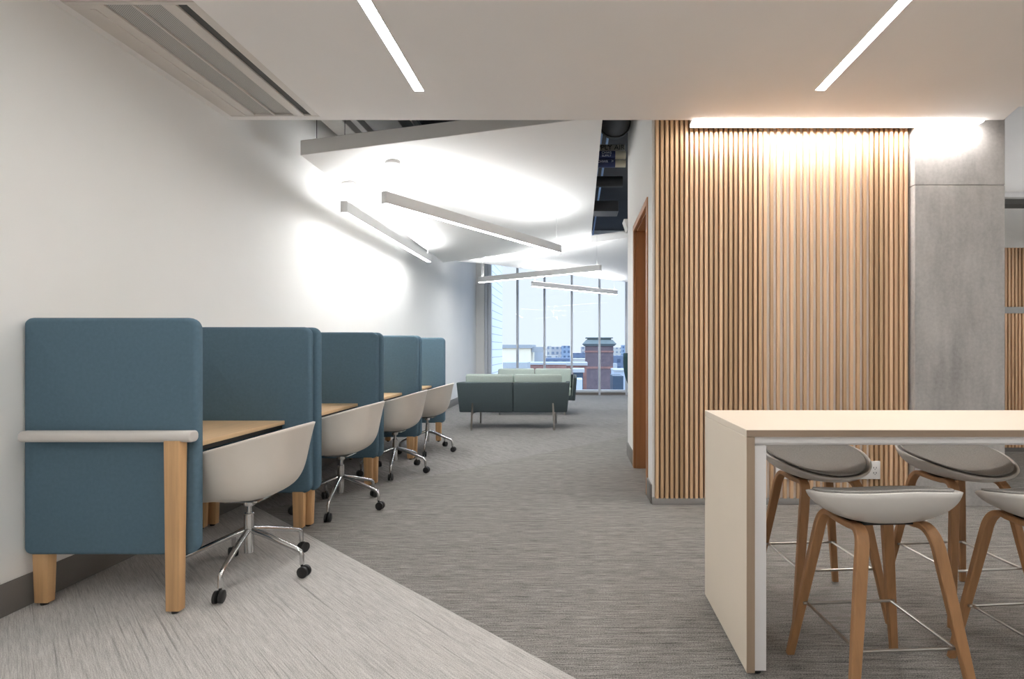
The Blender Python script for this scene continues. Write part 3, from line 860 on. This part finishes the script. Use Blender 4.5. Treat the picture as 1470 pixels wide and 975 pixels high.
for o, (p, r) in zip(stools, sp):
    o.location = (p[0], p[1], 0); o.rotation_euler = (0, 0, math.radians(r))

# ------------------------------------------------------------------ sofas (back at local -y, width along x)
def make_sofa(W, D, tones):
    e = empty('sofa', (0, 0, 0))
    h = W / 2; z0, z1 = .262, .715; ti = .035
    # back in two upholstered halves
    for sx in (-1, 1):
        xa, xb = (0.002, h) if sx > 0 else (-h, -.002)
        la, lb = (0.002, h - ti) if sx > 0 else (-h + ti, -.002)
        a = MB(); a.hexa([(la, .02, z0), (lb, .02, z0), (lb, .10, z0), (la, .10, z0)], [(xa, -.03, z1), (xb, -.03, z1), (xb, .055, z1), (xa, .055, z1)], .016, 3)
        a.build('back', M['sofa_out'], e)
    for sx in (-1, 1):
        o1, i1 = sx * h, sx * (h - .07); o0, i0 = sx * (h - ti), sx * (h - ti - .07)
        lo = [(o0, .06, z0), (o0, D - .06, z0), (i0, D - .06, z0), (i0, .06, z0)]; hi = [(o1, .0, z1), (o1, D, z1 - .03), (i1, D, z1 - .03), (i1, .0, z1)]
        if sx > 0: pass
        else: lo.reverse(); hi.reverse()
        a = MB(); a.hexa(lo, hi, .014, 3); a.bm.normal_update()
        for f in a.bm.faces: f.material_index = 1 if f.normal.x * sx < -.5 else 0
        a.build('arm', [M['sofa_out'], M['sofa_in']], e)
    a = MB(); a.box(-h + ti + .05, h - ti - .05, .06, D - .05, z0 + .005, z0 + .09, .01); a.build('seat_base', M['sofa_out'], e)
    for sx in (-1, 1):
        xa, xb = (.004, h - .115) if sx > 0 else (-h + .115, -.004)
        a = MB(); a.box(xa, xb, .10, D - .03, z0 + .09, z0 + .215, .03, 4); a.build('seat_cushion', M['sofa_in'], e)
        a = MB(); a.hexa([(xa, .105, .47), (xb, .105, .47), (xb, .27, .47), (xa, .27, .47)], [(xa, .05, .835), (xb, .05, .835), (xb, .17, .835), (xa, .17, .835)], .04, 4)
        c_ = a.build('back_cushion', M['sofa_in'], e)
    for sx in (-1, 1):
        x = sx * (h - .24)
        a = MB(); a.ribbon([(x + sx * .012, -.035, 0), (x, -.032, .27), (x - sx * .006, -.036, .405)], (1, 0, 0), [.028, .028, .022], .012, .002)
        a.build('leg', M['steel'], e)
        a = MB(); a.ribbon([(x + sx * .01, D - .07, 0), (x, D - .09, .255)], (1, 0, 0), .028, .012, .002); lg = a.build('leg', M['steel'], e)
        a = MB(); a.box(x - .012, x + .012, -.03, D - .09, .235, .255); a.build('leg_bar', M['steel'], e)
    return e
s1 = make_sofa(1.70, .76, 0); s1.location = (-.94, 7.56, 0)
tag(s1, 'slate green two seat sofa with its back to the camera, pale sage cushions', 'sofa', 'two seat sofas in the lounge')
s2 = make_sofa(1.66, .76, 1); s2.location = (-.80, 9.98, 0); s2.rotation_euler = (0, 0, PI)
tag(s2, 'pale sage two seat sofa facing the camera in front of the windows', 'sofa', 'two seat sofas in the lounge')

# armchair peeking out past the corridor wall
e = empty('lounge_armchair', (1.35, 9.3, 0), .35, 'dark teal rounded lounge chair just showing past the end of the corridor wall', 'armchair')
def arm_fn(u, v):
    phi = 2 * PI * u
    if phi > PI: phi -= 2 * PI
    h = .46 + .68 * smooth(40, 150, abs(math.degrees(phi)))
    tt = v * PI / 2; z0 = .36
    s_ = math.sin(tt) ** .8 * (1 - .08 * v ** 4)
    return Vector((.44 * s_ * math.cos(phi), .45 * s_ * math.sin(phi), z0 + (h - z0) * (1 - math.cos(tt))))
a = MB(); a.bowl(arm_fn, 48, 14); o = a.build('shell', M['armchair'], e, 60); md = o.modifiers.new('thick', 'SOLIDIFY'); md.thickness = .05; md.offset = 1
a = MB(); a.lathe([(.05, .38), (.30, .39), (.34, .43), (.30, .48), (.05, .49)], 28); a.build('seat_cushion', M['sofa_in'], e)
a = MB(); a.lathe([(.25, 0), (.25, .01), (.03, .03), (.022, .06), (.022, .37)], 28); a.build('pedestal', M['steel'], e)

# ------------------------------------------------------------------ outside: neighbouring wing, roofs and towers of the town
def B(px0, px1, ytop, Y, depth, zb, m, name, label, cat='building', grp=None):
    x0, x1 = (px0 - VX) / F * Y, (px1 - VX) / F * Y; z1 = EYE + (VY - ytop) / F * Y
    a = MB(); a.box(x0, x1, Y, Y + depth, zb, z1); o = a.build('walls', m); return o, x0, x1, z1
ZG = -24.0
a = MB(); a.box(-900, 900, YW + 8, 1800, ZG - 1, ZG); struct(a.build('city_ground', M['ground']))
a = MB(); a.box(-3.2, -2.52, 13.6, 17.3, -8, 9.0); tag(a.build('clad_wing', M['siding']), 'white horizontally clad wall of the neighbouring wing, left outside the windows', 'building')

def building(name, px0, px1, ytop, Y, depth, m, label, roof=None, rh=.0, over=0.0, grp=None, extra=None):
    x0, x1 = (px0 - VX) / F * Y, (px1 - VX) / F * Y; z1 = EYE + (VY - ytop) / F * Y; cx = (x0 + x1) / 2
    e = empty(name, (cx, Y, ZG), 0, label, 'building', grp)
    a = MB(); a.box(x0 - cx, x1 - cx, 0, depth, 0, z1 - ZG - rh); a.build('walls', m, e)
    if roof: a = MB(); a.box(x0 - cx - over, x1 - cx + over, -over, depth + over, z1 - ZG - rh, z1 - ZG); a.build('roof', roof, e)
    if extra: extra(e, x0 - cx, x1 - cx, z1 - ZG, depth)
    return e
m_cream = mat_plain('cream_render', (250, 238, 212), 0.9, var=.03, scale=.3)
m_creamR = mat_plain('grey_parapet', (168, 172, 176), 0.9)
m_grey = mat_plain('pale_wall', (186, 194, 206), 0.9)
m_brick = mat_brick('tower_brick', (116, 96, 98), (98, 84, 90), (140, 132, 134), 2.2)
m_brick2 = mat_brick('roof_brick', (160, 116, 104), (146, 104, 96), (165, 140, 130), 2.0)
m_cop = mat_plain('copper_green', (112, 121, 121), 0.7, var=.08, scale=1)
m_dark = mat_plain('dark_glazing', (58, 74, 92), 0.5)
m_white = mat_plain('white_roof', (178, 181, 184), 0.8)
m_f1 = mat_facade('facade_beige', (176, 172, 172), (120, 130, 146), .35, .3)
m_f2 = mat_facade('facade_blue', (140, 156, 176), (92, 108, 132), .4, .33)
m_f3 = mat_facade('facade_sand', (196, 190, 182), (140, 146, 156), .3, .3)
m_f4 = mat_facade('facade_slate', (108, 120, 142), (78, 90, 112), .35, .33)
def cream_extra(e, x0, x1, h, dpt):
    a = MB()
    for k_ in range(5): a.box(x1 + .05, x1 + 1.9 , .4 + k_ * .9, .9 + k_ * .9, h - 1.2, h - .35)
    a.build('roof_plant', m_creamR, e)
building('rooftop_block', 721, 762, 495, 80, 7, m_cream, 'cream rooftop block behind the left window panes', m_creamR, .55, .25, None, cream_extra)
building('annex_block', 762.5, 780, 500, 88, 6, m_grey, 'pale blue grey block right behind the cream rooftop block', m_creamR, .4, .2)
building('terrace_house', 722, 757, 520.5, 60, 4, m_white, 'white parapet terrace below the cream rooftop block')
building('brick_terrace', 757, 812, 521, 66, 6, m_brick2, 'low red brick terrace behind the back sofa', m_white, .25, .1)
building('brick_terrace', 812, 842, 521, 74, 6, m_brick2, 'low pink brick terrace touching the brick tower', m_white, .4, .15)
building('glass_pavilion', 823, 837, 530, 52, 3, m_dark, 'dark glazed low block with white roof left of the brick tower', m_white, .35, .15)
building('low_shed', 823, 836, 545, 46, 3, m_grey, 'pale low shed at the foot of the dark glazed block')
def tower_extra(e, x0, x1, h, dpt):
    w = x1 - x0; c = dpt / 2
    def ring(name, r0, r1, za, zb, m):
        a = MB(); a.hexa([(-r0, c - r0, za), (r0, c - r0, za), (r0, c + r0, za), (-r0, c + r0, za)], [(-r1, c - r1, zb), (r1, c - r1, zb), (r1, c + r1, zb), (-r1, c + r1, zb)]); a.build(name, m, e)
    r = w / 2
    ring('string_course', r * 1.03, r * 1.03, h - 5.4, h - 4.9, m_brick2)
    ring('cornice', r * 1.06, r * 1.22, h, h + .55, m_cop)
    ring('crown', r * 1.2, r * .95, h + .55, h + 1.5, m_cop)
    ring('crown', r * .86, r * .84, h + 1.5, h + 1.9, m_cop)
    ring('crown_cap', r * .98, r * .98, h + 1.9, h + 2.1, m_cop)
    ring('string_course', r * 1.03, r * 1.03, h - 1.5, h - 1.1, m_brick2)
building('brick_tower', 840.5, 880.5, 497, 120, 6.6, m_brick, 'square brick tower with a green copper crown behind the right panes', None, 0, 0, None, tower_extra)
building('office_block', 785, 806, 498, 330, 20, m_f1, 'long beige block on the skyline between the window mullions')
building('apartment_tower', 806, 818, 496.5, 300, 15, m_f2, 'blue grey slab tower on the skyline left of the brick tower')
building('slim_tower', 786, 791, 496.8, 310, 8, m_f3, 'slim sandy tower on the skyline at the centre mullion')
building('low_row', 783, 800, 511, 200, 10, m_f3, 'pale low row of houses under the beige skyline block')
building('dark_row', 783, 818, 514.5, 170, 12, m_f4, 'dark slate roofed row in front of the skyline blocks')
building('dark_row', 822, 842, 507, 240, 12, m_f4, 'slate coloured block just left of the brick tower')
building('office_block', 834, 843, 498, 350, 12, m_f1, 'beige block peeking out left of the brick tower crown')
building('low_row', 820, 842, 515, 190, 10, m_f3, 'pale low row at the left foot of the brick tower')
building('office_block', 881, 893, 499, 420, 14, m_f3, 'pale hazy block on the skyline right of the brick tower')
building('apartment_tower', 893, 899, 495.5, 400, 10, m_f2, 'narrow hazy tower on the skyline at the far right pane')
building('dark_row', 880, 902, 511, 200, 10, m_f4, 'slate row on the skyline right of the brick tower')
building('white_chimney_block', 881.5, 886, 522, 110, 3, m_white, 'white block just right of the brick tower shaft')
building('low_row', 882, 910, 531, 90, 8, m_grey, 'grey flat roofed row at the right foot of the brick tower', m_white, .3, .1)
building('glass_pavilion', 880, 895, 540, 70, 6, m_dark, 'dark glazed low block right of the brick tower')

# ------------------------------------------------------------------ sky
w = bpy.data.worlds.new('sky'); S.world = w; w.use_nodes = True
nt = w.node_tree; nt.nodes.clear()
o = nt.nodes.new('ShaderNodeOutputWorld'); bg = nt.nodes.new('ShaderNodeBackground')
tc = nt.nodes.new('ShaderNodeTexCoord'); spz = nt.nodes.new('ShaderNodeSeparateXYZ'); cr = nt.nodes.new('ShaderNodeValToRGB')
nt.links.new(tc.outputs['Generated'], spz.inputs[0]); nt.links.new(spz.outputs[2], cr.inputs[0])
cr.color_ramp.elements[0].position = 0.2; cr.color_ramp.elements[0].color = (.68, .73, .82, 1)
cr.color_ramp.elements[1].position = 0.45; cr.color_ramp.elements[1].color = (1.55, 1.95, 2.5, 1)
nt.links.new(cr.outputs[0], bg.inputs[0]); bg.inputs[1].default_value = 1.0
nt.links.new(bg.outputs[0], o.inputs[0])

# ------------------------------------------------------------------ colour management
vs = S.view_settings
S.display_settings.display_device = 'sRGB'
vs.view_transform = 'Standard'; vs.look = 'None'; vs.exposure = 0.52; vs.gamma = 1.0; vs.use_curve_mapping = False
cy = S.cycles
cy.use_denoising = True
cy.max_bounces = 10; cy.diffuse_bounces = 6; cy.glossy_bounces = 4; cy.transparent_max_bounces = 12
cy.sample_clamp_indirect = 8.0
cy.caustics_reflective = False; cy.caustics_refractive = False
